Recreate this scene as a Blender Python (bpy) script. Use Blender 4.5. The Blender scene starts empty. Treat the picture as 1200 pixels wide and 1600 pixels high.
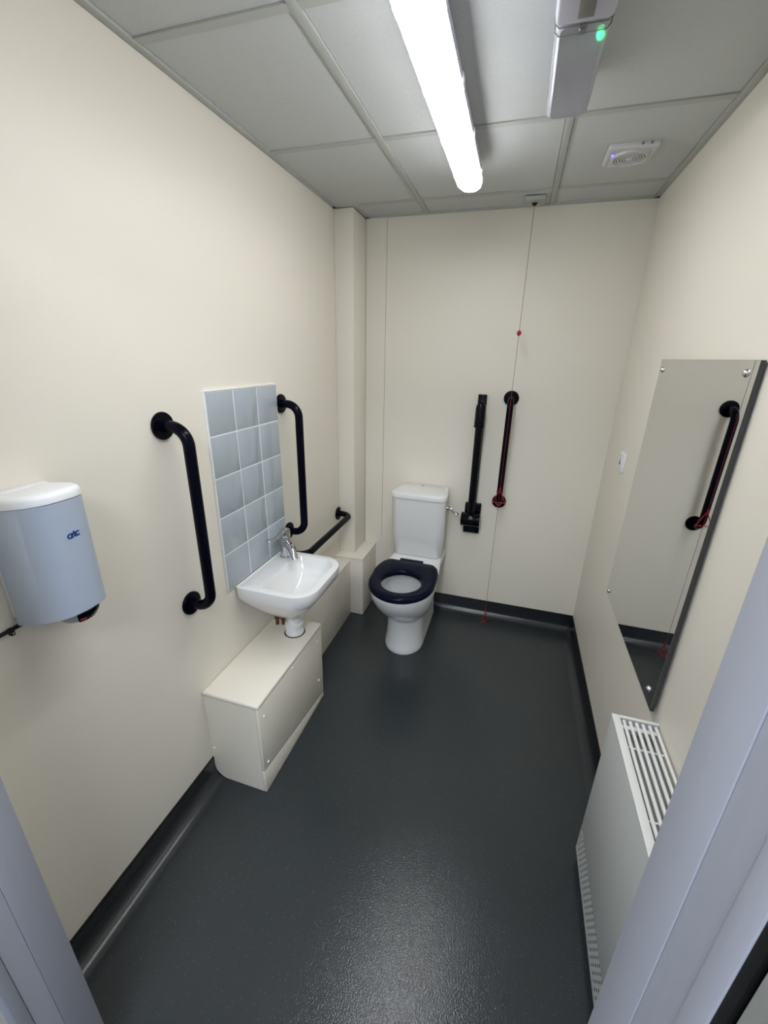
import bpy, math, random
from mathutils import Vector, Matrix
random.seed(7)
S = bpy.context.scene
COL = S.collection
PI = math.pi

# ------------------------------------------------------------ camera
def R3(yaw, pitch, roll):
    y, p, r = map(math.radians, (yaw, pitch, roll))
    f = Vector((math.sin(y)*math.cos(p), math.cos(y)*math.cos(p), math.sin(p)))
    rt = Vector((math.cos(y), -math.sin(y), 0)); up = rt.cross(f)
    return math.cos(r)*rt+math.sin(r)*up, -math.sin(r)*rt+math.cos(r)*up, f
CAM = Vector((0.9805, -2.4934, 1.6064))
rt, up, fw = R3(-16.62, -20.431, 1.172)
cd = bpy.data.cameras.new('camera'); co = bpy.data.objects.new('camera', cd); COL.objects.link(co)
co.matrix_world = Matrix(((rt.x, up.x, -fw.x, CAM.x), (rt.y, up.y, -fw.y, CAM.y), (rt.z, up.z, -fw.z, CAM.z), (0, 0, 0, 1)))
cd.sensor_fit = 'VERTICAL'; cd.sensor_height = 36; cd.lens = 655.41/1600*36
cd.clip_start = 0.01
S.camera = co
# ------------------------------------------------------------ world, exposure
w = bpy.data.worlds.new('world'); S.world = w; w.use_nodes = True
w.node_tree.nodes['Background'].inputs[0].default_value = (.6, .68, .8, 1)
w.node_tree.nodes['Background'].inputs[1].default_value = .05
S.view_settings.view_transform = 'Standard'; S.view_settings.look = 'None'
S.view_settings.gamma = 1; S.view_settings.use_curve_mapping = False
S.view_settings.exposure = 0.0
BATTEN = 26.5          # emission of the ceiling batten's diffuser
HALL = 50.0             # watts of the added corridor lamp
# ------------------------------------------------------------ unseen corridor lamp (cool), added to give the door frame its bluish light
ld = bpy.data.lights.new('added_corridor_lamp', 'AREA'); ld.shape = 'RECTANGLE'; ld.size = 1.2; ld.size_y = .6
ld.energy = HALL; ld.color = (.93, .955, 1.0)
lo = bpy.data.objects.new('added_corridor_lamp', ld); COL.objects.link(lo); lo.location = (.75, -3.35, 2.45)

W, H = 1.485, 2.29

# ------------------------------------------------------------ materials
def lin(c):
    c = c/255.
    return c/12.92 if c <= .04045 else ((c+.055)/1.055)**2.4
def rgb(r, g, b): return (lin(r), lin(g), lin(b), 1)
def mat(name, col, rough=.5, metal=0, spec=.5, bump=0, bscale=200, stretch=None, var=0, vscale=3, coat=0, trans=0, ior=1.45, emit=0, alpha=1):
    m = bpy.data.materials.new(name); m.use_nodes = True
    nt = m.node_tree; b = nt.nodes['Principled BSDF']; I = b.inputs
    I['Base Color'].default_value = col; I['Roughness'].default_value = rough; I['Metallic'].default_value = metal
    I['Specular IOR Level'].default_value = spec; I['Coat Weight'].default_value = coat; I['IOR'].default_value = ior
    I['Transmission Weight'].default_value = trans; I['Alpha'].default_value = alpha
    if coat: I['Coat Roughness'].default_value = .08
    if emit: I['Emission Color'].default_value = col; I['Emission Strength'].default_value = emit
    tc = nt.nodes.new('ShaderNodeTexCoord'); mp = nt.nodes.new('ShaderNodeMapping')
    nt.links.new(tc.outputs['Object'], mp.inputs[0])
    if stretch: mp.inputs['Scale'].default_value = stretch
    if bump:
        n = nt.nodes.new('ShaderNodeTexNoise'); n.inputs['Scale'].default_value = bscale; n.inputs['Detail'].default_value = 3
        nt.links.new(mp.outputs[0], n.inputs['Vector'])
        bp = nt.nodes.new('ShaderNodeBump'); bp.inputs['Strength'].default_value = bump; bp.inputs['Distance'].default_value = .002
        nt.links.new(n.outputs[0], bp.inputs['Height']); nt.links.new(bp.outputs[0], I['Normal'])
    if var:
        n = nt.nodes.new('ShaderNodeTexNoise'); n.inputs['Scale'].default_value = vscale; n.inputs['Detail'].default_value = 4
        nt.links.new(mp.outputs[0], n.inputs['Vector'])
        mx = nt.nodes.new('ShaderNodeMixRGB'); mx.blend_type = 'MIX'
        mx.inputs[1].default_value = tuple(c*(1-var) for c in col[:3])+(1,)
        mx.inputs[2].default_value = tuple(min(1, c*(1+var)) for c in col[:3])+(1,)
        nt.links.new(n.outputs[0], mx.inputs[0]); nt.links.new(mx.outputs[0], I['Base Color'])
    return m
M = {}
M['wall'] = mat('cream_vinyl', rgb(234, 229, 216), .42, spec=.35, bump=.12, bscale=160, var=.015, vscale=2)
M['board'] = mat('cream_board', rgb(234, 229, 216), .38, spec=.4, bump=.05, bscale=90, var=.01)
M['tee'] = mat('ceiling_tee_paint', rgb(182, 185, 181), .45, spec=.4)
M['joint'] = mat('joint_line', rgb(176, 169, 153), .8)  # joint strips, a little darker than the cream sheets
M['ceram'] = mat('white_ceramic', rgb(232, 233, 233), .12, spec=.6, coat=.3)
M['plastic'] = mat('white_plastic', rgb(232, 233, 235), .35)
M['pipe'] = mat('white_pipe', rgb(226, 226, 226), .35)
M['navy'] = mat('navy_enamel', rgb(5, 6, 19), .2, spec=.4, ior=1.22)
M['seat'] = mat('navy_seat_plastic', rgb(12, 16, 36), .15, spec=.4, ior=1.2)
M['dark'] = mat('black_plastic', rgb(3, 4, 12), .16, spec=.5, ior=1.3)
M['chrome'] = mat('chrome', (.60, .60, .62, 1), .08, metal=1)
M['steel'] = mat('screw_steel', (.7, .7, .7, 1), .25, metal=1)
M['tile'] = mat('pale_blue_glaze', rgb(171, 181, 189), .13, spec=.6, var=.03, vscale=5, coat=.2, bump=.015, bscale=14)
M['grout'] = mat('white_grout', rgb(236, 238, 238), .7)
M['red'] = mat('red_plastic', rgb(170, 26, 38), .35)
M['cord'] = mat('red_cord', rgb(140, 48, 48), .6)
M['copper'] = mat('tarnished_copper', rgb(118, 76, 50), .45, metal=.5)
M['water'] = mat('water', (.55, .58, .58, 1), .03, trans=.8, ior=1.33)
M['radface'] = mat('radiator_enamel', rgb(210, 213, 210), .4, bump=.03, bscale=60)
M['radwhite'] = mat('radiator_white', rgb(236, 238, 237), .35)
M['black'] = mat('black_void', rgb(22, 23, 24), .9)
M['rubber'] = mat('black_rubber', rgb(8, 8, 9), .6)
M['frame'] = mat('white_gloss_frame', rgb(170, 172, 181), .42, bump=.25, bscale=70, stretch=(1, 1, .15), var=.03, vscale=8)
M['hall'] = mat('hall_blue_paint', rgb(165, 185, 208), .6, bump=.1, bscale=150)
M['doorleaf'] = mat('grey_door_laminate', rgb(150, 152, 146), .5, bump=.1, bscale=300, var=.04, vscale=30)
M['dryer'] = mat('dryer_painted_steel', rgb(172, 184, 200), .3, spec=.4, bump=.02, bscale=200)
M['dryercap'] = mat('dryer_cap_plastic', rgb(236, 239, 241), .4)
M['nozzle'] = mat('grey_nozzle', rgb(168, 172, 172), .35)
M['blue'] = mat('blue_print', rgb(16, 62, 128), .4)
M['greymark'] = mat('grey_print', rgb(120, 118, 116), .5)
M['silver'] = mat('mirror_silver', (.80, .805, .79, 1), .012, metal=1)
M['mirredge'] = mat('mirror_edge', rgb(62, 62, 66), .25)
M['em'] = mat('lavender_grey_plastic', rgb(188, 188, 202), .45)
M['lens'] = mat('clear_lens', (.80, .80, .87, 1), .22, trans=.62, ior=1.2, spec=.6)
M['green'] = mat('green_led', (.02, 1, .25, 1), .3, emit=9)
M['blueled'] = mat('blue_led', (.12, .1, 1, 1), .3, emit=5)
M['fan'] = mat('fan_plastic', rgb(206, 206, 208), .5)
M['diffuser'] = mat('lit_diffuser', (.98, .985, 1.0, 1), .5, emit=BATTEN)

# floor vinyl: charcoal with tiny pale flecks and a fine embossed grain
def floor_mat(name, base, rough, fleck, bump):
    m = mat(name, base, rough, spec=.65)
    nt = m.node_tree; b = nt.nodes['Principled BSDF']
    tc = nt.nodes.new('ShaderNodeTexCoord')
    v = nt.nodes.new('ShaderNodeTexVoronoi'); v.inputs['Scale'].default_value = 260; nt.links.new(tc.outputs['Object'], v.inputs['Vector'])
    sep = nt.nodes.new('ShaderNodeSeparateColor'); nt.links.new(v.outputs['Color'], sep.inputs[0])
    a = nt.nodes.new('ShaderNodeMath'); a.operation = 'LESS_THAN'; a.inputs[1].default_value = .28; nt.links.new(v.outputs['Distance'], a.inputs[0])
    c = nt.nodes.new('ShaderNodeMath'); c.operation = 'GREATER_THAN'; c.inputs[1].default_value = .95; nt.links.new(sep.outputs[0], c.inputs[0])
    d = nt.nodes.new('ShaderNodeMath'); d.operation = 'MULTIPLY'; nt.links.new(a.outputs[0], d.inputs[0]); nt.links.new(c.outputs[0], d.inputs[1])
    n = nt.nodes.new('ShaderNodeTexNoise'); n.inputs['Scale'].default_value = 2.2; n.inputs['Detail'].default_value = 5; nt.links.new(tc.outputs['Object'], n.inputs['Vector'])
    mx = nt.nodes.new('ShaderNodeMixRGB'); mx.inputs[1].default_value = tuple(k*.88 for k in base[:3])+(1,); mx.inputs[2].default_value = tuple(k*1.14 for k in base[:3])+(1,)
    nt.links.new(n.outputs[0], mx.inputs[0])
    m2 = nt.nodes.new('ShaderNodeMixRGB'); m2.inputs[2].default_value = fleck
    nt.links.new(d.outputs[0], m2.inputs[0]); nt.links.new(mx.outputs[0], m2.inputs[1]); nt.links.new(m2.outputs[0], b.inputs['Base Color'])
    if bump:
        n2 = nt.nodes.new('ShaderNodeTexNoise'); n2.inputs['Scale'].default_value = 240; n2.inputs['Detail'].default_value = 1.5
        nt.links.new(tc.outputs['Object'], n2.inputs['Vector'])
        bp = nt.nodes.new('ShaderNodeBump'); bp.inputs['Strength'].default_value = bump; bp.inputs['Distance'].default_value = .0011
        nt.links.new(n2.outputs[0], bp.inputs['Height']); nt.links.new(bp.outputs[0], b.inputs['Normal'])
    return m
M['floor'] = floor_mat('charcoal_safety_vinyl', rgb(46, 52, 55), .19, rgb(84, 91, 94), .6)
M['cove'] = floor_mat('charcoal_cove_vinyl', rgb(42, 46, 49), .27, rgb(70, 76, 78), 0)
M['captrim'] = mat('black_cap_trim', rgb(14, 15, 16), .5)

# mineral fibre ceiling tile
def tile_mat():
    m = mat('mineral_fibre_tile', rgb(202, 205, 204), .85, spec=.2, bump=.5, bscale=150, var=.05, vscale=180)
    return m
M['ctile'] = tile_mat()

# ------------------------------------------------------------ mesh helpers
class MB:
    def __init__(s): s.v = []; s.f = []
    def add(s, vs, fs):
        k = len(s.v); s.v += [Vector(p) for p in vs]; s.f += [[i+k for i in f] for f in fs]; return s
    def box(s, x0, x1, y0, y1, z0, z1):
        vs = [(x, y, z) for z in (z0, z1) for y in (y0, y1) for x in (x0, x1)]
        return s.add(vs, [(0, 2, 3, 1), (4, 5, 7, 6), (0, 1, 5, 4), (2, 6, 7, 3), (0, 4, 6, 2), (1, 3, 7, 5)])
    def loft(s, rings, cap0=True, cap1=True, closed=True):
        n = len(rings[0]); vs = [p for r in rings for p in r]; fs = []
        for i in range(len(rings)-1):
            for j in range(n if closed else n-1):
                a = i*n+j; b = i*n+(j+1) % n
                fs.append((a, b, b+n, a+n))
        if cap0: fs.append(tuple(reversed(range(n))))
        if cap1: fs.append(tuple(range((len(rings)-1)*n, len(rings)*n)))
        return s.add(vs, fs)
    def cyl(s, p0, p1, r0, r1=None, n=24):
        return s.tube([p0, p1], [r0, r0 if r1 is None else r1], n)
    def tube(s, pts, rad, n=16, caps=True):
        pts = [Vector(p) for p in pts]
        if not isinstance(rad, (list, tuple)): rad = [rad]*len(pts)
        rings = []; t0 = (pts[1]-pts[0]).normalized()
        nrm = t0.orthogonal().normalized()
        for i, p in enumerate(pts):
            if i == 0: t = t0
            elif i == len(pts)-1: t = (pts[-1]-pts[-2]).normalized()
            else: t = ((pts[i+1]-p).normalized()+(p-pts[i-1]).normalized()).normalized()
            nrm = (nrm-t*nrm.dot(t)).normalized(); bn = t.cross(nrm)
            rings.append([p+(nrm*math.cos(2*PI*k/n)+bn*math.sin(2*PI*k/n))*rad[i] for k in range(n)])
        return s.loft(rings, caps, caps)
    def lathe(s, c, prof, axis='z', n=32):           # prof: (radius, height)
        c = Vector(c); rings = []
        for r, h in prof:
            ring = []
            for k in range(n):
                a = 2*PI*k/n; u, v = r*math.cos(a), r*math.sin(a)
                ring.append(c+{'z': Vector((u, v, h)), 'x': Vector((h, u, v)), 'y': Vector((v, h, u))}[axis])
            rings.append(ring)
        return s.loft(rings)
    def prism(s, poly, axis, a0, a1):                # poly in the two remaining axes, cyclic order
        def P(u, v, a): return {'x': (a, u, v), 'y': (u, a, v), 'z': (u, v, a)}[axis]
        return s.loft([[P(u, v, a0) for u, v in poly], [P(u, v, a1) for u, v in poly]])
ORG = {}
def build(name, mb, m, parent=None, smooth=False, bevel=0, seg=2, label=None, angle=40):
    """Links one mesh object; coordinates in mb are world, moved into the parent's frame."""
    org = ORG.get(parent.name, Vector((0, 0, 0))) if parent else Vector((0, 0, 0))
    if parent is None:
        xs = [v.x for v in mb.v]; ys = [v.y for v in mb.v]; zs = [v.z for v in mb.v]
        org = Vector(((min(xs)+max(xs))/2, (min(ys)+max(ys))/2, min(zs)))
    me = bpy.data.meshes.new(name)
    me.from_pydata([tuple(v-org) for v in mb.v], [], mb.f)
    import bmesh
    bm = bmesh.new(); bm.from_mesh(me)
    bmesh.ops.remove_doubles(bm, verts=bm.verts, dist=1e-6)
    bmesh.ops.recalc_face_normals(bm, faces=bm.faces)
    if bevel:
        es = [e for e in bm.edges if len(e.link_faces) == 2 and e.calc_face_angle(0) > math.radians(30)]
        bmesh.ops.bevel(bm, geom=es, offset=bevel, segments=seg, affect='EDGES', profile=.5, clamp_overlap=True)
    bm.to_mesh(me); bm.free()
    o = bpy.data.objects.new(name, me); COL.objects.link(o)
    me.materials.append(M[m] if isinstance(m, str) else m)
    if smooth or bevel:
        me.polygons.foreach_set('use_smooth', [True]*len(me.polygons))
        try: me.set_sharp_from_angle(angle=math.radians(angle))
        except Exception: pass
    if parent: o.parent = parent
    else: o.location = org
    ORG[o.name] = org
    if label: o['label'] = label
    return o
def thing(name, label, cat, loc, group=None):
    o = bpy.data.objects.new(name, None); COL.objects.link(o); o.location = loc; o.empty_display_size = .05
    o['label'] = label; o['category'] = cat
    if group: o['group'] = group
    ORG[o.name] = Vector(loc); return o
def tag(o, label, cat, group=None):
    o['label'] = label; o['category'] = cat
    if group: o['group'] = group
    return o
def struct(o): o['kind'] = 'structure'; return o
def sempty(name, loc):
    o = bpy.data.objects.new(name, None); COL.objects.link(o); o.location = loc; ORG[o.name] = Vector(loc); o['kind'] = 'structure'; return o
def copy_tree(o, parent=None):
    c = o.copy(); COL.objects.link(c); c.parent = parent
    for ch in list(o.children): copy_tree(ch, c)
    return c
def rrect(x0, x1, y0, y1, rs, z, k=8):
    """rounded rectangle ring, rs = corner radii for (x1,y1),(x0,y1),(x0,y0),(x1,y0)"""
    out = []
    for (cx, cy, sx, sy, a0), r in zip(((x1, y1, -1, -1, 0), (x0, y1, 1, -1, 90), (x0, y0, 1, 1, 180), (x1, y0, -1, 1, 270)), rs):
        for i in range(k):
            a = math.radians(a0+90*i/(k-1)); out.append(Vector((cx+sx*r+r*math.cos(a), cy+sy*r+r*math.sin(a), z)))
    return out
def arc(c, r, a0, a1, n, f):                           # points of an arc through mapping f(u,v)
    return [f(c[0]+r*math.cos(math.radians(a0+(a1-a0)*i/n)), c[1]+r*math.sin(math.radians(a0+(a1-a0)*i/n))) for i in range(n+1)]

# ------------------------------------------------------------ room shell
YF = -2.20; YO = -2.315           # inner and outer faces of the door wall
struct(build('floor', MB().box(-.1, W+.1, YO, .1, -.05, 0), 'floor'))
struct(build('wall_left', MB().box(-.1, 0, YO, .1, 0, H+.1), 'wall'))
struct(build('wall_right', MB().box(W, W+.1, YO, .1, 0, H+.1), 'wall'))
wb = struct(build('wall_back', MB().box(0, W, 0, .1, 0, H+.1), 'wall'))
JL, JR, HEAD = .231, 1.139, 2.06
wf = MB().box(0, JL-.03, YO, YF, 0, H+.1).box(JR+.03, W, YO, YF, 0, H+.1).box(JL-.03, JR+.03, YO, YF, HEAD+.03, H+.1)
struct(build('wall_front', wf, 'wall'))
# overlapping wall sheets on the back wall
sh = [(.105, .41), (.188, .41), (.219, .445), (.222, .46), (.222, H), (.105, H)]
build('wall_sheet', MB().prism(sh, 'y', -.0035, .0), 'wall', wb)
build('sheet_joint', MB().box(.2222, .2240, -.0008, 0, .465, H).prism([(.2222, .465), (.189, .4105), (.1905, .4105), (.2240, .465)], 'y', -.0012, 0).box(.1052, .107, -.0042, 0, .41, H), 'joint', wb)
build('sheet_joint', MB().box(.222, W, -.0012, 0, 1.2358, 1.2372), 'board', wb)

# suspended ceiling: tees, wall angles and separate tiles
ce = sempty('ceiling', (0, 0, H))
XT = (.4367, 1.0364); YT = (-.2076, -.8077, -1.4078, -2.0079)
t = .012
build('ceiling_void', MB().box(-.1, W+.1, YO, .1, H+.06, H+.1), 'black', ce)
for x in XT: build('main_tee', MB().box(x-t, x+t, YF, 0, H-.0005, H+.02), 'tee', ce, bevel=.001)
xs = (0, XT[0]-t, XT[0]+t, XT[1]-t, XT[1]+t, W)
for y in YT:
    for i in range(3):
        build('cross_tee', MB().box(xs[2*i], xs[2*i+1], y-t, y+t, H-.0001, H+.02), 'tee', ce)
for x0, x1, y0, y1 in ((0, .022, YF, -.2), (W-.022, W, YF, 0), (.105, W, -.022, 0), (0, W, YF, YF+.022), (0, .127, -.222, -.2), (.105, .127, -.2, 0)):
    build('wall_angle', MB().box(x0, x1, y0, y1, H-.0025, H+.016), 'tee', ce, bevel=.0008)
cols = ((.022, XT[0]-t), (XT[0]+t, XT[1]-t), (XT[1]+t, W-.022))
rows = ((-.022, YT[0]+t), (YT[0]-t, YT[1]+t), (YT[1]-t, YT[2]+t), (YT[2]-t, YT[3]+t), (YT[3]-t, YF+.022))
for ci, (x0, x1) in enumerate(cols):
    for ya, yb in rows:
        y1, y0 = max(ya, yb), min(ya, yb)
        if y1-y0 < .02: continue
        g = .0015
        build('ceiling_tile', MB().box(x0+g, x1-g, y0+g, y1-g, H+.004, H+.018), 'ctile', ce)

# coved vinyl skirting
def cove(name, p0, p1, nrm, m0=0, m1=0, caps=True):
    p0, p1, nrm = Vector(p0), Vector(p1), Vector(nrm); d = (p1-p0).normalized(); R = .05
    prof = [(0, .1), (.0035, .1), (.0035, R+.004)]
    prof += [(.0035+R-R*math.cos(a), .0006+R-R*math.sin(a)) for a in [PI/2*i/10 for i in range(1, 11)]]
    prof += [(.0035+R, 0), (0, 0)]
    r0 = [p0+nrm*u+d*(u*m0)+Vector((0, 0, z)) for u, z in prof]
    r1 = [p1+nrm*u-d*(u*m1)+Vector((0, 0, z)) for u, z in prof]
    o = struct(build(name, MB().loft([r0, r1]), 'cove', smooth=True, angle=50))
    c = [(0, .0985), (0, .103), (.0055, .103), (.0055, .0985)]
    q0 = [p0+nrm*u+d*(u*m0)+Vector((0, 0, z)) for u, z in c]; q1 = [p1+nrm*u-d*(u*m1)+Vector((0, 0, z)) for u, z in c]
    build('cap_trim', MB().loft([q0, q1]), 'captrim', o)
cove('baseboard_left', (0, YF, 0), (0, -1.5155, 0), (1, 0, 0))
cove('baseboard_back', (.186, 0, 0), (W, 0, 0), (0, -1, 0), 0, 1)
cove('baseboard_right', (W, 0, 0), (W, YF, 0), (-1, 0, 0), 1, 0)

# door frame, open leaf, corridor
df = sempty('door_1', (JL, YO, 0))
for s, x in ((1, JL), (-1, JR)):
    def bx(a, b, y0, y1, z1=HEAD): 
        xa, xb = x-s*a, x-s*b
        return MB().box(min(xa, xb), max(xa, xb), y0, y1, 0, z1)
    build('frame_lining', bx(0, .035, -2.250, YF+.004), 'frame', df, bevel=.0012)
    build('door_stop', bx(.0012, .035, -2.286, -2.250), 'frame', df, bevel=.001, seg=1)
    build('frame_lining', bx(-.001, .035, YO+.008, -2.286), 'frame', df, bevel=.003)
build('frame_head', MB().box(JL-.035, JR+.035, YO+.006, YF+.004, HEAD, HEAD+.035), 'frame', df, bevel=.003)
build('black_jamb_strip', MB().box(JR+.001, JR+.03, YO+.0005, YO+.008, 0, HEAD), 'rubber', df, label='black strip between door frame and leaf')  # narrow black strip between frame and leaf
# leaf opened outwards into the corridor
build('door_leaf', MB().box(JR+.002, JR+.046, YO-.86, YO-.002, .008, HEAD-.005), 'doorleaf', df, bevel=.002, label='grey speckled door leaf')
build('edge_lipping', MB().box(JR, JR+.002, YO-.86, YO-.018, .008, HEAD-.005), 'frame', df)
# corridor shell
struct(build('floor', MB().box(-1.2, 2.6, -3.9, YO, -.05, 0), 'floor'))
struct(build('wall_corridor', MB().box(-1.2, JL-.03, YO-.001, YO+.03, 0, 2.5).box(JR+.06, 2.6, YO-.001, YO+.03, 0, 2.5).box(JL-.03, JR+.06, YO-.001, YO+.03, HEAD+.035, 2.5), 'hall'))
struct(build('wall_corridor_far', MB().box(-1.2, 2.6, -4.0, -3.9, 0, 2.5), 'hall'))
struct(build('wall_corridor_left', MB().box(-1.3, -1.2, -4.0, YO+.03, 0, 2.5), 'hall'))
struct(build('wall_corridor_right', MB().box(2.6, 2.7, -4.0, YO+.03, 0, 2.5), 'hall'))
struct(build('ceiling_corridor', MB().box(-1.3, 2.7, -4.0, YO+.03, 2.5, 2.55), 'frame'))

# ------------------------------------------------------------ pipe boxings
# corner column
pc = thing('boxed_pipe_column', 'tall narrow cream boxed pipe column in the back left corner up to the ceiling', 'pipe boxing', (0, 0, .41))
build('column_casing', MB().box(0, .105, -.2, 0, .41, H-.003), 'board', pc, bevel=.004, seg=3)
build('corner_bead', MB().lathe((.1025, -.1975, 0), [(.0034, .411), (.0034, H-.004)], n=10), 'board', pc, smooth=True)
# square low boxing beneath the column
bb = thing('corner_pipe_boxing', 'square cream pipe boxing on the floor left of the toilet, under the tall column', 'pipe boxing', (0, 0, 0))
build('casing', MB().box(0, .184, -.267, 0, 0, .4), 'board', bb, bevel=.003)
build('lid', MB().box(0, .186, -.27, 0, .4, .41), 'board', bb, bevel=.003)
# long low boxing along the left wall
lb = thing('long_pipe_boxing', 'long low cream pipe boxing along the left wall behind the basin', 'pipe boxing', (0, -.99, 0))
build('casing', MB().box(0, .101, -.99, -.2702, 0, .385), 'board', lb, bevel=.002)
build('lid', MB().box(0, .103, -.99, -.2702, .385, .394), 'board', lb, bevel=.004, seg=3)
# box below the basin, its near end scribed round the coved skirting
sb = thing('basin_pipe_box', 'cream box with screwed front panel on the floor directly below the washbasin', 'pipe boxing', (0, -.99, 0))
prof = [(0.0045, .104)]+[(.0045+.055-.055*math.cos(PI/2*i/8), .002+.06-.06*math.sin(PI/2*i/8)) for i in range(9)]+[(.222, 0.0005), (.222, .4095), (0.0005, .4095)]
prof = [(.0005, .104)]+prof
build('casing', MB().prism(prof, 'y', -1.5145, -.99), 'board', sb)
build('top_board', MB().box(0.0005, .236, -1.518, -.988, .41, .43), 'board', sb, bevel=.008, seg=4)
# front panel cut on a slant at its foot
fp = [(-1.5145, .108), (-.9905, .024), (-.9905, .4095), (-1.5145, .4095)]
fr = build('front_panel', MB().prism([(y, z) for y, z in fp], 'x', .2225, .2345), 'board', sb, bevel=.0006)
build('front_foot', MB().prism([(-1.5145, .0005), (-.9905, .0005), (-.9905, .0226), (-1.5145, .1066)], 'x', .2225, .2345), 'board', sb, bevel=.0005)
def capscrew(c, axis, r, parent, m='plastic', h=.004):
    s = 1 if axis == 'x' else -1
    pr = [(r, 0), (r, h*.35), (r*.8, h*.8), (r*.35, h), (.0002, h)]
    build('screw', MB().lathe(c, [(a, s*b) for a, b in pr], axis, 14), m, parent, smooth=True)
for y, z in ((-1.484, .355), (-1.486, .13), (-1.262, .394), (-1.035, .36), (-1.035, .135)): capscrew((.2345, y, z), 'x', .006, fr)
for z in (.348, .155): capscrew((.014, -1.5145, z), 'y', .004, sb, 'plastic', .003)

# ------------------------------------------------------------ tiled splashback
sp = thing('tiled_splashback', 'pale blue three by five tiled splashback on the left wall above the washbasin', 'splashback', (0, -1.088, .7405))
Y0, Z1, P = -1.3106, 1.4839, .1487
build('grout_bed', MB().box(.0002, .0080, Y0+.001, Y0+3*P-.001, Z1-5*P+.001, Z1-.001), 'grout', sp)
tm = None
for j in range(5):
    for i in range(3):
        y = Y0+i*P; z = Z1-(j+1)*P; g = .0023
        if tm is None:
            tm = build('tile', MB().box(.0070, .0087, y+g, y+P-g, z+g, z+P-g), 'tile', sp, bevel=.0005)
            base = (y, z)
        else:
            c = tm.copy(); COL.objects.link(c); c.location = (random.uniform(-.0002, .0002), y-base[0], z-base[1])
build('edge_trim', MB().box(0, .0086, Y0-.0025, Y0+3*P+.0005, Z1, Z1+.0035).box(0, .0086, Y0-.0035, Y0, Z1-5*P, Z1+.0035), 'grout', sp, bevel=.0006)

# ------------------------------------------------------------ grab rails
def make_rail():
    root = thing('grab_rail', '', 'grab rail', (0, 0, 0), 'navy tubular grab rails')
    d, r, b, L = .088, .0172, .055, .6
    pts = [(.004, 0, 0), (d-b, 0, 0)]
    pts += [(d-b+b*math.sin(a), 0, b-b*math.cos(a)) for a in [PI/2*i/10 for i in range(1, 11)]]
    pts += [(d, 0, L-b)]
    pts += [(d-b+b*math.cos(a), 0, L-b+b*math.sin(a)) for a in [PI/2*i/10 for i in range(1, 11)]]
    pts += [(.004, 0, L)]
    build('tube', MB().tube(pts, r, 24), 'navy', root, smooth=True)
    for z in (0, L):
        f = build('flange', MB().lathe((0, 0, z), [(.0395, .0002), (.0405, .002), (.0405, .007), (.039, .0095), (.025, .0112), (.0175, .0115)], 'x', 36), 'navy', root, smooth=True)
    return root
r0 = make_rail()
r0.location = (0, -1.5, .802); r0['label'] = 'vertical navy grab rail on the left wall between hand dryer and tiled splashback'
r1 = copy_tree(r0); r1.location = (0, -.827, .802); r1['label'] = 'vertical navy grab rail on the left wall beyond the tiles, behind the basin tap'
r2 = copy_tree(r0); r2.location = (0, -.222, .677); r2.rotation_euler = (PI/2, 0, 0)
r2['label'] = 'horizontal navy grab rail low on the left wall, running behind the washbasin towards the corner'
r3 = copy_tree(r0); r3.location = (.957, 0, .800); r3.rotation_euler = (0, 0, -PI/2)
r3['label'] = 'vertical navy grab rail on the back wall behind the red pull cord'

# ------------------------------------------------------------ washbasin
ba = thing('washbasin', 'small white ceramic corner-tap washbasin on the left wall below the tiles', 'washbasin', (0.009, -1.085, .57))
X0 = .009; Z = .735
def ring(x0, x1, y0, y1, rw, rf, z): return rrect(x0, x1, y0, y1, (rf, rw, rw, rf), z, 9)
outer = [ring(.125, .205, -1.17, -1.00, .03, .05, .568), ring(.105, .230, -1.20, -.965, .03, .06, .582), ring(.075, .272, -1.236, -.934, .02, .08, .622),
         ring(.022, .305, -1.258, -.913, .012, .088, .664), ring(X0, .320, -1.267, -.903, .008, .092, .684), ring(X0, .3245, -1.270, -.900, .008, .093, .705), ring(X0, .326, -1.271, -.899, .008, .094, .727),
         ring(X0, .325, -1.270, -.900, .008, .093, .733), ring(X0+.003, .321, -1.266, -.904, .008, .09, .735)]
inner = [ring(.098, .296, -1.243, -.928, .035, .07, .7345), ring(.1005, .2935, -1.2405, -.9305, .035, .068, .731), ring(.106, .288, -1.233, -.938, .035, .066, .708),
         ring(.120, .270, -1.210, -.960, .035, .06, .668), ring(.130, .245, -1.180, -.995, .04, .055, .632), ring(.140, .215, -1.15, -1.04, .034, .036, .612)]
build('basin_bowl', MB().loft(outer+inner), 'ceram', ba, smooth=True, angle=42)
build('basin_waste', MB().lathe((.172, -1.10, .612), [(.0005, 0), (.021, 0), (.023, .001), (.023, .003), (.016, .004), (.014, .002), (.0005, .0015)]), 'chrome', ba, smooth=True)
build('sealant_bead', MB().cyl((.0098, -1.268, .7345), (.0098, -.902, .7345), .0036, n=8), 'grout', ba, smooth=True)
mk = MB()
for i in range(12):
    if i != 6: mk.box(.040+i*.0042, .0428+i*.0042, -1.2693, -1.268, .7155, .7178+.0008*(i % 2))
build('maker_mark', mk, 'greymark', ba, label='small worn grey print')
build('fixing_bolt', MB().cyl((.018, -1.225, .652), (.018, -1.225, .674), .006, n=12), 'steel', ba)

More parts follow.
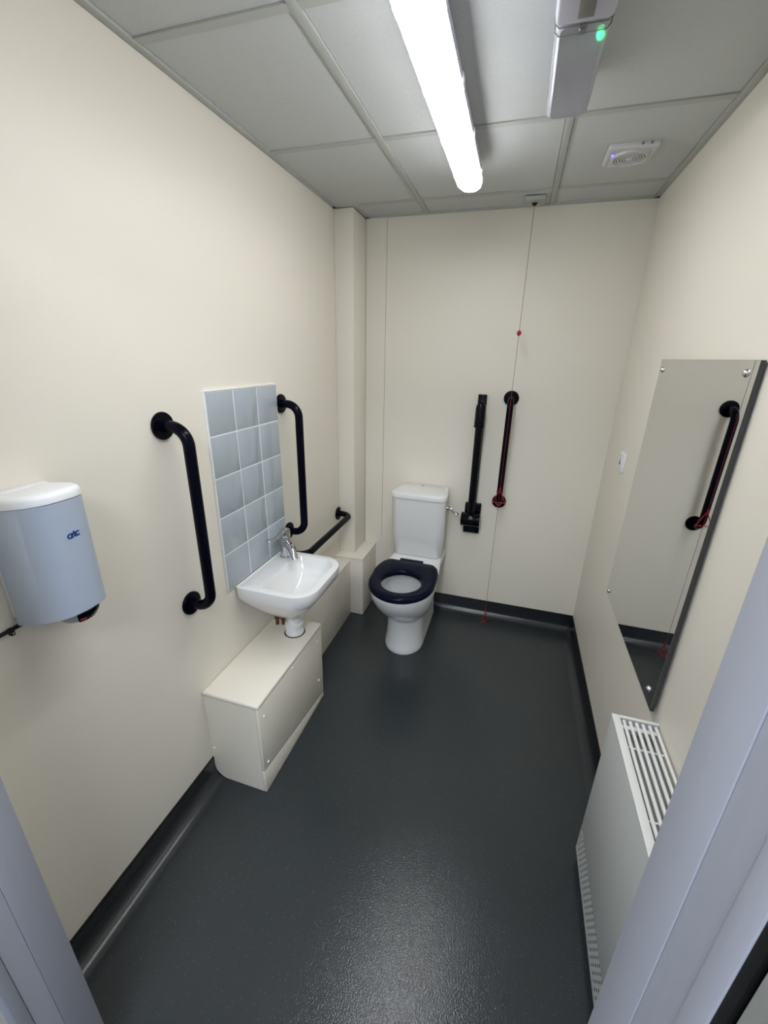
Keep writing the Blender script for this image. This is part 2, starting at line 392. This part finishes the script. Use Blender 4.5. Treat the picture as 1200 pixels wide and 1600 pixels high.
tp = thing('basin_tap', 'chrome single lever mixer tap on the far back corner of the washbasin', 'tap', (.055, -.955, .735))
tx, ty = .058, -.958
build('tap_body', MB().lathe((tx, ty, .7352), [(.0275, 0), (.0275, .004), (.0245, .007), (.024, .06), (.0235, .094), (.0225, .096)]), 'chrome', tp, smooth=True)
cap = build('lever_cap', MB().lathe((tx, ty, .8325), [(.0225, 0), (.0245, .002), (.0245, .026), (.0235, .032), (.018, .036), (.0005, .038)]), 'chrome', tp, smooth=True)
lv = []
for s_, wd, th, dz in ((0, .013, .011, .0), (.025, .011, .008, .0), (.045, .009, .005, -.003), (.065, .012, .0045, -.004), (.085, .0165, .004, -.001), (.108, .017, .0035, .003), (.124, .012, .003, .006), (.130, .004, .002, .007)):
    c = Vector((tx, ty-.014-s_, .862+dz))
    lv.append([c+Vector((wd*math.cos(a), 0, th*math.sin(a))) for a in [2*PI*k/16 for k in range(16)]])
build('lever', MB().loft(lv), 'chrome', cap, smooth=True)
sd = Vector((.80, -.60, 0))
sp_ = [Vector((tx, ty, 0))+sd*u+Vector((0, 0, z)) for u, z in ((.006, .797), (.030, .803), (.052, .797), (.072, .783), (.088, .768))]
build('spout', MB().tube(sp_, [.0185, .0178, .0168, .0158, .0148], 20), 'chrome', tp, smooth=True)
build('aerator', MB().cyl(sp_[-1]+sd*(-.003)+Vector((0, 0, .003)), sp_[-1]+sd*.009+Vector((0, 0, -.012)), .0152, .0145), 'chrome', tp, smooth=True)

wp = thing('waste_pipe', 'white plastic waste pipe with stepped collar under the washbasin, entering the box', 'pipe', (.152, -1.085, .43))
px, py = .152, -1.087
build('collar', MB().lathe((px, py, .4301), [(.0005, 0), (.041, 0), (.042, .003), (.041, .012), (.038, .016), (.038, .035), (.041, .038), (.041, .052), (.036, .056), (.0005, .056)]), 'pipe', wp, smooth=True)
build('trap_body', MB().lathe((px, py, .484), [(.0005, 0), (.031, 0), (.031, .02), (.028, .023), (.031, .026), (.031, .05), (.026, .055), (.024, .058), (.024, .0835), (.0005, .0835)]), 'pipe', wp, smooth=True)
build('dark_cutout', MB().lathe((px, py, .4300), [(.0465, 0), (.0465, .0006), (.0005, .0006)]), 'black', wp)
for k, (x, y) in enumerate(((.048, -1.06), (.074, -1.052))):
    cp = tag(build('copper_supply_pipe', MB().tube([(x, y, .4302), (x, y, .56), (x+.004, y+.02, .60)], .0076, 12), 'copper', smooth=True),
        ('tarnished copper water pipe under the washbasin, the one nearer the wall', 'tarnished copper water pipe under the washbasin, the one beside the white waste pipe')[k], 'pipe', 'copper supply pipes under the basin')
    build('compression_nut', MB().lathe((x, y, .462), [(.0005, 0), (.0125, 0), (.0125, .018), (.0005, .018)], n=6), 'copper', cp)

# ------------------------------------------------------------ toilet
TX = .512
to = thing('toilet', 'white close-coupled toilet with navy seat against the back wall', 'toilet', (TX, -.3, 0))
def pan(z, w, yf, yb, wb=None, yc=None, n=40, p=2.0):
    """egg plan: curved front, straight sides to the back edge"""
    wb = w if wb is None else wb; yc = yf+w*1.15 if yc is None else yc
    out = []
    for i in range(n+1):
        a = PI*i/n; c, s = math.cos(a), math.sin(a)
        out.append(Vector((TX+w*math.copysign(abs(c)**(2/p), c), yc-(yc-yf)*abs(s)**(2/p), z)))
    for x, f in ((-w, .33), (-wb, .66), (-wb, 1), (-wb*.5, 1), (wb*.5, 1), (wb, 1), (wb, .66), (w, .33)):
        xx = x if abs(x) != w else math.copysign(w+(wb-w)*f, x)
        out.append(Vector((TX+xx, yc+(yb-yc)*f, z)))
    return out
rg = [pan(0, .111, -.572, -.10), pan(.012, .115, -.574, -.10), pan(.03, .113, -.568, -.10), pan(.07, .107, -.556, -.09), pan(.13, .105, -.550, -.08),
      pan(.195, .105, -.550, -.07, .098), pan(.212, .107, -.556, -.07, .098), pan(.222, .113, -.568, -.07, .10), pan(.245, .128, -.602, -.07, .105), pan(.285, .146, -.648, -.065, .115),
      pan(.33, .161, -.690, -.055, .13), pan(.38, .171, -.725, -.03, .145), pan(.42, .1745, -.742, -.02, .152), pan(.438, .175, -.745, -.012, .149), pan(.446, .172, -.742, -.014, .146)]
def hring(z, w, yf, yb):
    yc = (yf+yb)/2; n = 40; o = []
    for i in range(n+1):
        a = PI*i/n; o.append(Vector((TX+w*math.cos(a), yc-(yc-yf)*math.sin(a), z)))
    for k in range(1, 9):
        a = PI+PI*k/9; o.append(Vector((TX+w*math.cos(a), yc-(yb-yc)*math.sin(a), z)))
    return o
hr = [hring(.446, .128, -.700, -.400), hring(.443, .125, -.696, -.403), hring(.408, .122, -.693, -.406), hring(.404, .125, -.696, -.403), hring(.402, .143, -.714, -.385), hring(.37, .141, -.71, -.387), hring(.33, .122, -.675, -.392), hring(.28, .095, -.61, -.40), hring(.22, .07, -.56, -.40), hring(.17, .055, -.53, -.38)]
build('pan', MB().loft(rg+hr), 'ceram', to, smooth=True, angle=50)
build('water', MB().loft([hring(.266, .083, -.586, -.404), hring(.270, .0845, -.589, -.405)]), 'water', to, smooth=True)
build('pan_bolt', MB().lathe((TX+.0985, -.33, .085), [(.011, -.003), (.011, .004), (.008, .009), (.0005, .011)], 'x', 16), 'chrome', to, smooth=True)
# seat: broad ring with straight back and hinge tab
def seat_out(z, d):
    o = []; w = .180-d; yf = -.762+d; yc = -.545; yb = -.342-d; n = 40
    for i in range(n+1):
        a = PI*i/n; c, s = math.cos(a), math.sin(a)
        o.append(Vector((TX+w*c, yc-(yc-yf)*abs(s)**.92, z)))
    o += [Vector((TX+x*(1-d*2), y-d*.5, z)) for x, y in ((-.180, -.49), (-.176, -.435), (-.160, -.375), (-.136, -.343), (-.120, -.337), (.120, -.337), (.136, -.343), (.160, -.375), (.176, -.435), (.180, -.49))]
    return o
def seat_in(z, d):
    o = []; w = .106+d; n = 40; yc = -.575; yf = -.69-d; yb = -.462+d
    for i in range(n+1):
        a = PI*i/n; c, s = math.cos(a), math.sin(a); o.append(Vector((TX+w*c, yc-(yc-yf)*s, z)))
    for k in range(1, 11):
        a = PI+PI*k/11; o.append(Vector((TX+w*math.cos(a), yc-(yb-yc)*math.sin(a), z)))
    return o
sr = [seat_out(.4525, .004), seat_out(.4515, .008), seat_in(.4515, .006), seat_in(.453, .002), seat_in(.462, .0), seat_in(.474, .002), seat_in(.481, .009), seat_in(.4835, .02), seat_out(.4845, .022), seat_out(.483, .012), seat_out(.478, .004), seat_out(.470, .0), seat_out(.458, 0), seat_out(.4525, .004)]
se = build('toilet_seat', MB().loft(sr, False, False), 'seat', to, smooth=True, angle=60, label='glossy navy blue ring seat')
build('hinge_tab', MB().box(TX-.072, TX+.066, -.345, -.313, .4475, .4835), 'seat', se, bevel=.003)
build('seat_buffer', MB().box(TX+.085, TX+.10, -.66, -.648, .440, .452), 'plastic', se, bevel=.002)
# cistern
CX = .508
def cist(z, w, yf, wbk, yb=-.012, r=.045):
    o = []
    pts = rrect(CX-w, CX+w, yf, yb, (.03, .03, r, r), z, 8)
    for p in pts:
        tt = (p.y-yf)/(yb-yf)
        if tt > .6: p.x = CX+(p.x-CX)*(1-(1-wbk/w)*((tt-.6)/.4)**.8)
        p.y -= .012*(1-((p.x-CX)/w)**2)*(1 if tt < .2 else 0)
        o.append(p)
    return o
ci = build('cistern', MB().loft([cist(.4475, .150, -.188, .13), cist(.455, .155, -.195, .135), cist(.60, .159, -.215, .138), cist(.75, .162, -.228, .14), cist(.826, .163, -.232, .14), cist(.828, .160, -.229, .14)]), 'ceram', to, smooth=True, angle=50)
ld_ = build('cistern_lid', MB().loft([cist(.829, .165, -.236, .14, -.012), cist(.8305, .1675, -.2385, .142, -.010), cist(.853, .168, -.239, .142, -.010), cist(.8595, .165, -.236, .14, -.012), cist(.862, .158, -.229, .134, -.018)]), 'ceram', to, smooth=True, angle=50)
build('lid_button', MB().lathe((CX-.008, -.05, .8618), [(.0095, 0), (.0095, .0015), (.006, .0025), (.0055, .001), (.0005, .001)], n=20), 'chrome', ld_, smooth=True)
lvr = build('flush_lever', MB().lathe((CX+.160, -.135, .765), [(.0155, 0), (.0155, .006), (.012, .013), (.006, .016), (.006, .03), (.0005, .03)], 'x', 20), 'chrome', to, smooth=True)
fl = []
for s_, wd, th in ((0, .008, .006), (.02, .010, .006), (.045, .015, .006), (.065, .018, .006), (.08, .013, .005), (.086, .005, .003)):
    c = Vector((CX+.180+s_*.60, -.135-s_*.42, .758-s_*.16))
    fl.append([c+Vector((wd*.5*math.cos(a), -wd*.6*math.cos(a)*-1, th*math.sin(a))) for a in [2*PI*k/12 for k in range(12)]])
build('lever_blade', MB().loft(fl), 'chrome', lvr, smooth=True)

# ------------------------------------------------------------ fold-up drop-down rail
dr = thing('fold_up_support_rail', 'black hinged support rail folded upright on the back wall right of the cistern', 'support rail', (.805, 0, .58))
AX = .803
build('wall_strip', MB().box(.779, .826, -.022, 0, .60, 1.414), 'dark', dr, bevel=.002)
br = build('hinge_bracket', MB().box(.762, .858, -.03, -.0005, .583, .775), 'dark', dr, bevel=.004, seg=3)
build('hinge_barrel', MB().lathe((0, -.062, .683), [(.0005, .748), (.040, .748), (.042, .751), (.042, .857), (.040, .860), (.0005, .860)], 'x', 36), 'dark', br, smooth=True)
build('arm_tube', MB().tube([(AX, -.062, .70), (AX, -.062, 1.30)], .0215, 24), 'dark', dr, smooth=True)
build('arm_cover', MB().tube([(AX-.001, -.062, 1.242), (AX-.001, -.062, 1.345), (AX-.001, -.061, 1.358), (AX-.001, -.058, 1.366), (AX-.001, -.052, 1.371)], [.0285, .0275, .025, .019, .008], 28), 'dark', dr, smooth=True)
build('cover_rim', MB().lathe((AX-.001, -.062, 1.240), [(.030, 0), (.030, .006), (.027, .008), (.02, .008), (.02, 0)], n=28), 'dark', dr, smooth=True)
build('arm_bracket', MB().box(AX-.012, AX+.012, -.062, -.020, 1.27, 1.33), 'dark', dr, bevel=.003)

# ------------------------------------------------------------ emergency pull cord
pk = thing('emergency_pull_cord', 'thin red emergency pull cord with two red triangles hanging by the back wall', 'pull cord', (.957, -.102, .02))
build('ceiling_switch', MB().loft([rrect(.911, 1.003, -.151, -.052, (.008,)*4, H-.0005, 5), rrect(.911, 1.003, -.151, -.052, (.008,)*4, H-.009, 5), rrect(.915, .999, -.147, -.056, (.008,)*4, H-.012, 5)]), 'tee', pk, smooth=True, label='white square ceiling switch')
build('cord_outlet', MB().lathe((.957, -.110, H-.028), [(.005, 0), (.012, .008), (.014, .009), (.0005, .009)]), 'black', pk, smooth=True)
PCY = -.110
build('cord', MB().tube([(.957, PCY, H-.022), (.957, PCY, .105)], .0010, 8), 'cord', pk, smooth=True)
build('bead', MB().lathe((.957, PCY, 1.712), [(.0005, 0), (.005, .002), (.010, .008), (.011, .014), (.009, .021), (.004, .026), (.0005, .027)]), 'red', pk, smooth=True)
def triangle(c, hgt, wd, rotz, name='pull_triangle'):
    c = Vector(c); ux = Vector((math.cos(rotz), math.sin(rotz), 0))
    A = c+Vector((0, 0, hgt*.55)); B = c-ux*wd/2-Vector((0, 0, hgt*.45)); C_ = c+ux*wd/2-Vector((0, 0, hgt*.45))
    m = MB()
    for p, q in ((A, B), (B, C_), (C_, A)): m.tube([p, q], .0022, 10)
    for p in (A, B, C_): m.lathe(p-Vector((0, 0, .0035)), [(.0005, 0), (.003, .001), (.0038, .0035), (.003, .006), (.0005, .007)], n=10)
    m.tube([A, A+Vector((0, 0, .012))], [.003, .004], 10)
    lp = []
    for i in range(11):                         # inner bell-shaped loop
        a = PI+PI*i/10; lp.append(c+ux*math.cos(a)*wd*.22+Vector((0, 0, math.sin(a)*hgt*.30-hgt*.32)))
    m.tube(lp, .0011, 8)
    build(name, m, 'red', pk, smooth=True)
triangle((.957, PCY-.001, .860), .078, .070, .0)
triangle((.957, PCY, .052), .075, .055, 1.0)

# ------------------------------------------------------------ wall mirror (right wall)
mi = thing('wall_mirror', 'tall frameless rectangular mirror screwed to the right wall above the radiator', 'mirror', (W, -1.0, .64))
XM = 1.4695; my0, my1, mz0, mz1 = -1.352, -.655, .645, 1.613
# slightly tilted: foot stands a little further off the wall
def mx(z, dx): return XM-.004*(1-(z-mz0)/(mz1-mz0))+dx
def slab(x0, x1, e=0):
    return [[Vector((mx(z, x0)+0, y, z)) for y, z in ((my0+e, mz0+e), (my1-e, mz0+e), (my1-e, mz1-e), (my0+e, mz1-e))],
            [Vector((mx(z, x1), y, z)) for y, z in ((my0+e, mz0+e), (my1-e, mz0+e), (my1-e, mz1-e), (my0+e, mz1-e))]]
build('mirror_back', MB().loft(slab(.0004, .0105)), 'mirredge', mi)
build('mirror_face', MB().loft(slab(0, .0004, .0004)), 'silver', mi)
for y, z in ((-.690, 1.578), (-1.305, 1.585), (-1.305, .685), (-.690, .672)):
    build('mirror_screw', MB().lathe((mx(z, 0), y, z), [(.0095, .003), (.0095, -.001), (.007, -.0055), (.003, -.0075), (.0005, -.008)], 'x', 20), 'steel', mi, smooth=True)

# ------------------------------------------------------------ alarm reset plate
al = thing('alarm_reset_plate', 'small white square alarm reset switch on the right wall between mirror and corner', 'switch', (W, -.375, 1.125))
a0 = MB().loft([[Vector((W-d, y, z)) for y, z in ((-.375-h, 1.17-h), (-.375+h, 1.17-h), (-.375+h, 1.17+h), (-.375-h, 1.17+h))] for d, h in ((0, .043), (.008, .043), (.011, .040))])
build('plate', a0, 'plastic', al, bevel=.0015)
build('button', MB().box(W-.0135, W-.0105, -.392, -.358, 1.15, 1.195), 'plastic', al, bevel=.001)
build('bell_symbol', MB().prism([(-.386, 1.160), (-.364, 1.160), (-.375, 1.188)], 'x', W-.0141, W-.0134), mat('dark_red_print', rgb(92, 20, 26), .5), al, label='dark red triangle symbol')

# ------------------------------------------------------------ low surface temperature radiator
RX, RY0, RY1, RT = 1.362, -2.13, -1.383, .632
ra = thing('covered_radiator', 'white boxed radiator with slatted top grille on the right wall under the mirror', 'radiator', (W, -1.75, .03))
build('front_panel', MB().box(RX, RX+.004, RY0, RY1, .148, RT-.004), 'radface', ra, bevel=.0015)
build('end_panel', MB().box(RX+.004, W-.0005, RY1-.004, RY1, .04, RT-.004), 'radface', ra, bevel=.001)
build('end_panel', MB().box(RX+.004, W-.0005, RY0, RY0+.004, .04, RT-.004), 'radface', ra, bevel=.001)
# perforated kick strip, real holes
pf = MB(); rows_, cell = 6, .0165
nc = int((RY1-RY0)/cell); zc = (.148-.040)/rows_
for r in range(rows_):
    for c in range(nc+1):
        off = (.5 if r % 2 else 0)*cell
        y0 = RY0+c*cell+off-cell*.5; y1 = y0+cell; 
        if y0 < RY0-1e-6 or y1 > RY1+1e-6: continue
        z0 = .040+r*zc; z1 = z0+zc; yc, zz = (y0+y1)/2, (z0+z1)/2; rr = .0041
        sq = [(y0, z0), (yc, z0), (y1, z0), (y1, zz), (y1, z1), (yc, z1), (y0, z1), (y0, zz)]
        ho = [(yc+rr*math.cos(a), zz+rr*math.sin(a)) for a in [math.radians(225+45*k) for k in range(8)]]
        pf.add([(RX, y, z) for y, z in sq+ho], [(k, (k+1) % 8, 8+(k+1) % 8, 8+k) for k in range(8)])
ks = build('perforated_strip', pf, 'radface', ra)
ks['kind'] = 'stuff'
build('strip_edge', MB().box(RX, RX+.004, RY0, RY1, .036, .0405).box(RX, RX+.003, RY1-.009, RY1, .0405, .148), 'radface', ra)
build('dark_interior', MB().box(RX+.010, RX+.012, RY0+.006, RY1-.006, .04, .150).box(W-.006, W-.004, RY0+.006, RY1-.006, .04, .12), 'black', ra)
# convector body seen through the grille; its darker colour stands for gap shade
cb = MB().box(RX+.008, W-.006, RY0+.012, RY1-.012, .155, .585)
build('convector_body', cb, mat('shaded_radiator_enamel', rgb(134, 138, 138), .5), ra, bevel=.004)
# top frame and grille
g0, g1 = RX+.020, W-.004
build('top_rail', MB().box(RX-.001, g0, RY0, RY1+.001, RT-.006, RT+.002), 'radwhite', ra, bevel=.0015)
build('top_rail', MB().box(g0, W-.0005, RY1-.007, RY1+.001, RT-.004, RT+.002), 'radwhite', ra, bevel=.001)
build('top_rail', MB().box(g0, W-.0005, RY0, RY0+.012, RT-.004, RT+.002), 'radwhite', ra, bevel=.001)
build('cross_strap', MB().box(g0, W-.003, RY1-.034, RY1-.020, RT-.016, RT-.012), 'radwhite', ra, bevel=.001)
for k in range(6):
    x = 1.3925+k*.01655
    build('grille_bar', MB().tube([(x, RY0+.010, RT-.006), (x, RY1-.012, RT-.006), (x, RY1-.0105, RT-.0065)], [.0046, .0046, .003], 10), 'radwhite', ra, smooth=True)
for y in (-1.487, -1.69, -1.89, -2.06):
    build('grille_cross_rod', MB().tube([(g0, y, RT-.0085), (g1, y, RT-.0085)], .0024, 8), 'radwhite', ra, smooth=True)

# ------------------------------------------------------------ hand dryer
hd = thing('hand_dryer', 'white barrel-shaped electric hand dryer with blue lettering on the left wall, at the left edge', 'hand dryer', (0, -1.93, 1.02))
DC, DA, DP = -1.924, .0705, .150
def dplan(k, z0, z1=None, e=0, n=44):
    """half super-ellipse plan standing on the wall; z may slope outwards"""
    z1 = z0 if z1 is None else z1; o = []
    for i in range(n+1):
        a = -PI/2+PI*i/n; c, s = math.cos(a), math.sin(a)
        x = .018+(DP-.018+e)*abs(c)**(2/2.6)*k; y = DC+(DA+e)*math.copysign(abs(s)**(2/3.0), s)*k
        o.append(Vector((x, y, z0+(z1-z0)*x/DP)))
    o += [Vector((.018, DC+(DA+e)*k*.4, z0)), Vector((.018, DC-(DA+e)*k*.4, z0))]
    return o
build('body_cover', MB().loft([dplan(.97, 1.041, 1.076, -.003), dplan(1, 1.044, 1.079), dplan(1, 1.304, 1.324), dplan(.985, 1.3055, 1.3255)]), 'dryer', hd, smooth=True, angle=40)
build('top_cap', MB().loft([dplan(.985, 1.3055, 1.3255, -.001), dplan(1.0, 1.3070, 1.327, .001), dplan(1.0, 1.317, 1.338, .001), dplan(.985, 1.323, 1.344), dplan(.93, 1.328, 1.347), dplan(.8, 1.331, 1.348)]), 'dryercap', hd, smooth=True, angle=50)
build('back_plate', MB().box(0, .018, DC-.066, DC+.066, 1.062, 1.334), 'plastic', hd, bevel=.003)
nz = build('nozzle', MB().lathe((.092, -1.918, 1.066), [(.0005, -.030), (.020, -.029), (.033, -.023), (.040, -.012), (.042, -.002), (.042, .004), (.0005, .004)]), 'nozzle', hd, smooth=True)
sw = []
for rr_, hh in ((.0336, -.0245), (.0407, -.0135), (.0428, -.005), (.0425, .001)):
    sw.append([Vector((.092+rr_*math.cos(a), -1.918+rr_*math.sin(a), 1.066+hh)) for a in [math.radians(-38+8*k) for k in range(11)]])
sw2 = [[p+Vector((0.092-p.x, -1.918-p.y, 0))*.12 for p in r_] for r_ in reversed(sw)]
build('sensor_window', MB().loft(sw+sw2+[sw[0]], False, False, closed=False), 'dark', nz, smooth=True)
build('sensor_lamp', MB().lathe((.1235, -1.932, 1.049), [(.0005, -.003), (.006, -.002), (.0085, .004), (.0005, .007)]), mat('dull_red_lamp', rgb(165, 32, 40), .3), nz, smooth=True)
# lettering wrapped on the cover
def stroke(pts, wd):
    vs = []
    for k, (x, y) in enumerate(pts):
        a = pts[max(0, k-1)]; b = pts[min(len(pts)-1, k+1)]; dx, dy = b[0]-a[0], b[1]-a[1]; l = math.hypot(dx, dy)
        vs += [(x-dy/l*wd/2, y+dx/l*wd/2), (x+dy/l*wd/2, y-dx/l*wd/2)]
    return vs, [(2*k, 2*k+1, 2*k+3, 2*k+2) for k in range(len(pts)-1)]
U = .0042; TH = .0027
glyph = [[(-2.05*U+U*math.cos(a), U*math.sin(a)) for a in [2*PI*k/24 for k in range(25)]],
         [(-1.0*U, U*1.15), (-1.0*U, .3*U), (-1.0*U, -.3*U), (-1.0*U, -1.25*U)],
         [(-1.0*U, U*.80), (-.2*U, U*.85), (.95*U, U*.85)],
         [(.1*U, 1.9*U), (.1*U, 0), (.14*U, -.5*U), (.38*U, -.92*U), (.85*U, -1.0*U)],
         [(2.0*U+U*math.cos(a), U*math.sin(a)) for a in [math.radians(48+264*k/20) for k in range(21)]]]
path = [Vector((p.x, p.y, 0)) for p in dplan(1, 0)[:45]]
cum = [0]
for a_, b_ in zip(path, path[1:]): cum.append(cum[-1]+(b_-a_).length)
def onpath(s_):
    for i in range(len(path)-1):
        if cum[i+1] >= s_:
            f = (s_-cum[i])/(cum[i+1]-cum[i]); tn = (path[i+1]-path[i]).normalized()
            return path[i].lerp(path[i+1], f), Vector((tn.y, -tn.x, 0))
    return path[-1], Vector((0, 1, 0))
LS, LZ = None, 1.252
best = min(range(len(path)), key=lambda i: abs(path[i].y-(-1.928))+(0 if path[i].x > .09 else 9)); LS = cum[best]
tv = MB(); 
for st in glyph:
    vs, fs = stroke(st, TH); k0 = len(tv.v)
    for zo in (.0003, .0010):
        for x_, y_ in vs:
            p, nn = onpath(LS+x_); q = p+nn*zo; tv.v.append(Vector((q.x, q.y, LZ+y_+.08*x_)))
    n_ = len(vs)
    tv.f += [[i+k0+n_ for i in f] for f in fs]+[[i+k0 for i in reversed(f)] for f in fs]
    for a_, b_ in [(2*k, 2*k+2) for k in range(n_//2-1)]+[(2*k+3, 2*k+1) for k in range(n_//2-1)]:
        tv.f.append([k0+a_, k0+b_, k0+b_+n_, k0+a_+n_])
build('lettering', tv, 'blue', hd, label='blue lower-case letters atc')

bc = thing('black_cable', 'short black cable with a clip low on the left wall under the hand dryer', 'cable', (0, -2.08, 1.03))
build('cable_run', MB().tube([(.0042, -1.965, 1.040), (.0042, -2.19, 1.036)], .0042, 10), 'rubber', bc, smooth=True)
build('cable_clip', MB().box(0, .011, -2.008, -2.000, 1.028, 1.044), 'rubber', bc, bevel=.001)
build('clip_nail', MB().lathe((.011, -2.004, 1.033), [(.002, -.001), (.002, .0006), (.0005, .001)], 'x', 10), 'steel', bc)

# ------------------------------------------------------------ ceiling batten light
bl = thing('batten_light', 'long lit white batten light running along the middle of the ceiling', 'ceiling light', (.727, -1.31, H-.001))
BX, BE, BN = .7275, -.572, -2.05
def sec(y, sc, prof): return [Vector((BX+u*sc, y, z)) for u, z in prof]
up_ = [(-.024, H-.001), (-.034, H-.03), (-.047, 2.216), (-.045, 2.2085), (.045, 2.2085), (.047, 2.216), (.034, H-.03), (.024, H-.001)]
hs = [sec(BN, .8, up_), sec(BN+.02, 1, up_)]+[sec(BE-.085+.085*math.sin(PI/2*i/10), max(.06, math.cos(PI/2*i/10)), up_) for i in range(11)]
build('housing', MB().loft(hs), 'em', bl, smooth=True, angle=35)
lo_ = [(-.0435, 2.208), (-.0445, 2.203), (-.0425, 2.192), (-.033, 2.186), (-.012, 2.184), (.012, 2.184), (.033, 2.186), (.0425, 2.192), (.0445, 2.203), (.0435, 2.208)]
def sec2(y, sc, zf): return [Vector((BX+u*sc, y, 2.208+(z-2.208)*zf)) for u, z in lo_]
build('diffuser', MB().loft([sec2(BN+.01, .8, .7), sec2(BN+.03, 1, 1), ]+[sec2(BE-.085+.0845*math.sin(PI/2*i/10), max(.06, math.cos(PI/2*i/10)), max(.3, math.cos(PI/2*i/10)**.35)) for i in range(11)]), 'diffuser', bl, smooth=True, angle=60, label='glowing white diffuser')
for s_ in (1, -1):
    for y in (-.705, -.965, -1.225, -1.485, -1.745, -2.0):
        build('clip', MB().box(BX+s_*.0462-.003, BX+s_*.0462+.003, y-.014, y+.014, 2.2, 2.224), 'plastic', bl, bevel=.001)

# ------------------------------------------------------------ emergency light
el = thing('emergency_light', 'grey emergency bulkhead light with clear lens and green indicator on the ceiling', 'emergency light', (1.02, -1.35, H-.001))
def er(y, z, w=.0525, r=.014, c=1.0185): return rrect(c-w, c+w, y[0], y[1], (r,)*4, z, 6)
build('base_tray', MB().loft([er((-1.70, -.998), H-.001), er((-1.70, -.998), H-.016)]), 'em', el, smooth=True)
build('battery_housing', MB().loft([er((-1.70, -1.372), H-.016, .0525, .012), er((-1.70, -1.372), 2.215, .053, .012), er((-1.697, -1.376), 2.200, .0505, .012), er((-1.69, -1.382), 2.197, .046, .01)]), 'em', el, smooth=True, angle=50)
build('test_recess', MB().box(1.006, 1.034, -1.47, -1.392, 2.1965, 2.1975), 'greymark', el, bevel=.0004)
build('gear_tray', MB().loft([er((-1.36, -1.075), H-.0165, .036, .006), er((-1.36, -1.075), 2.245, .030, .006)]), 'em', el, smooth=True)
build('tray_ridge', MB().box(1.012, 1.016, -1.36, -1.08, 2.236, 2.2448), 'greymark', el)
# lens as a thin shell
lo1 = [er((-1.3715, -1.002), H-.016, .0525, .014), er((-1.3715, -1.006), 2.225, .0515, .014), er((-1.370, -1.016), 2.207, .048, .014), er((-1.366, -1.026), 2.2005, .040, .014)]
li1 = [er((-1.364, -1.029), 2.2025, .039, .013), er((-1.3675, -1.019), 2.2085, .0465, .013), er((-1.369, -1.009), 2.2255, .050, .013), er((-1.369, -1.005), H-.016, .051, .013)]
build('clear_lens', MB().loft(lo1+li1, False, False).add([], []), 'lens', el, smooth=True, angle=60)
lc = MB().loft([er((-1.366, -1.026), 2.2005, .040, .014), er((-1.364, -1.029), 2.2025, .039, .013)])
build('lens_face', lc, 'lens', el, smooth=True, angle=60)
sm = MB()
for yy, zz in ((-1.344, 2.203), (-1.373, 2.2)):
    sm.tube([(.966, yy, zz+.03), (.968, yy, zz+.005), (.975, yy, zz-.002), (1.062, yy, zz-.002), (1.069, yy, zz+.005), (1.071, yy, zz+.03)], .0011, 6)
build('seam', sm, 'greymark', el)
build('latch', MB().lathe((1.0185, -1.358, 2.2), [(.0005, -.0035), (.005, -.003), (.0075, 0), (.0075, .001)], n=16).box(1.0125, 1.0245, -1.372, -1.343, 2.1985, 2.2005), 'greymark', el, smooth=True)
build('green_indicator', MB().lathe((1.055, -1.305, 2.214), [(.0005, -.006), (.005, -.005), (.0075, 0), (.005, .006), (.0005, .007)], n=16), 'green', el, smooth=True, label='glowing green indicator lamp')

# ------------------------------------------------------------ extractor fan
fn = thing('extractor_fan', 'square white ceiling extractor fan with tiny blue light near the right wall', 'extractor fan', (1.262, -.5, H))
fx, fy = 1.2625, -.499
def fr_(h, z, r=.01): return rrect(fx-h, fx+h, fy-h, fy+h, (r,)*4, z, 5)
build('fan_cover', MB().loft([fr_(.080, H+.0035), fr_(.080, H-.004), fr_(.076, H-.010), fr_(.070, H-.012), fr_(.066, H-.0105)]), 'fan', fn, smooth=True, angle=30)
gb = MB()
for r_ in (.018, .027, .036, .045, .054):
    gb.lathe((fx, fy, H-.012), [(r_-.0028, .002), (r_-.0028, -.005), (r_+.0028, -.005), (r_+.0028, .002)], n=40)
build('grille_ring', MB().lathe((fx, fy, H-.0112), [(.062, .001), (.060, -.006), (.056, -.008), (.052, -.005), (.050, .001)], n=40), 'fan', fn, smooth=True)
build('grille_slots', gb, 'fan', fn, smooth=True)
build('hub', MB().lathe((fx, fy, H-.011), [(.0005, -.010), (.010, -.009), (.013, -.005), (.013, 0)], n=24), 'fan', fn, smooth=True)
build('blue_indicator', MB().lathe((1.203, -.527, H-.0115), [(.0005, -.003), (.003, -.002), (.004, .001)], n=12), 'blueled', fn, smooth=True, label='tiny blue indicator lamp')
for x_ in (1.285, 1.312):
    build('cover_clip', MB().box(x_-.004, x_+.004, fy-.083, fy-.0795, H-.006, H+.001), 'greymark', fn)
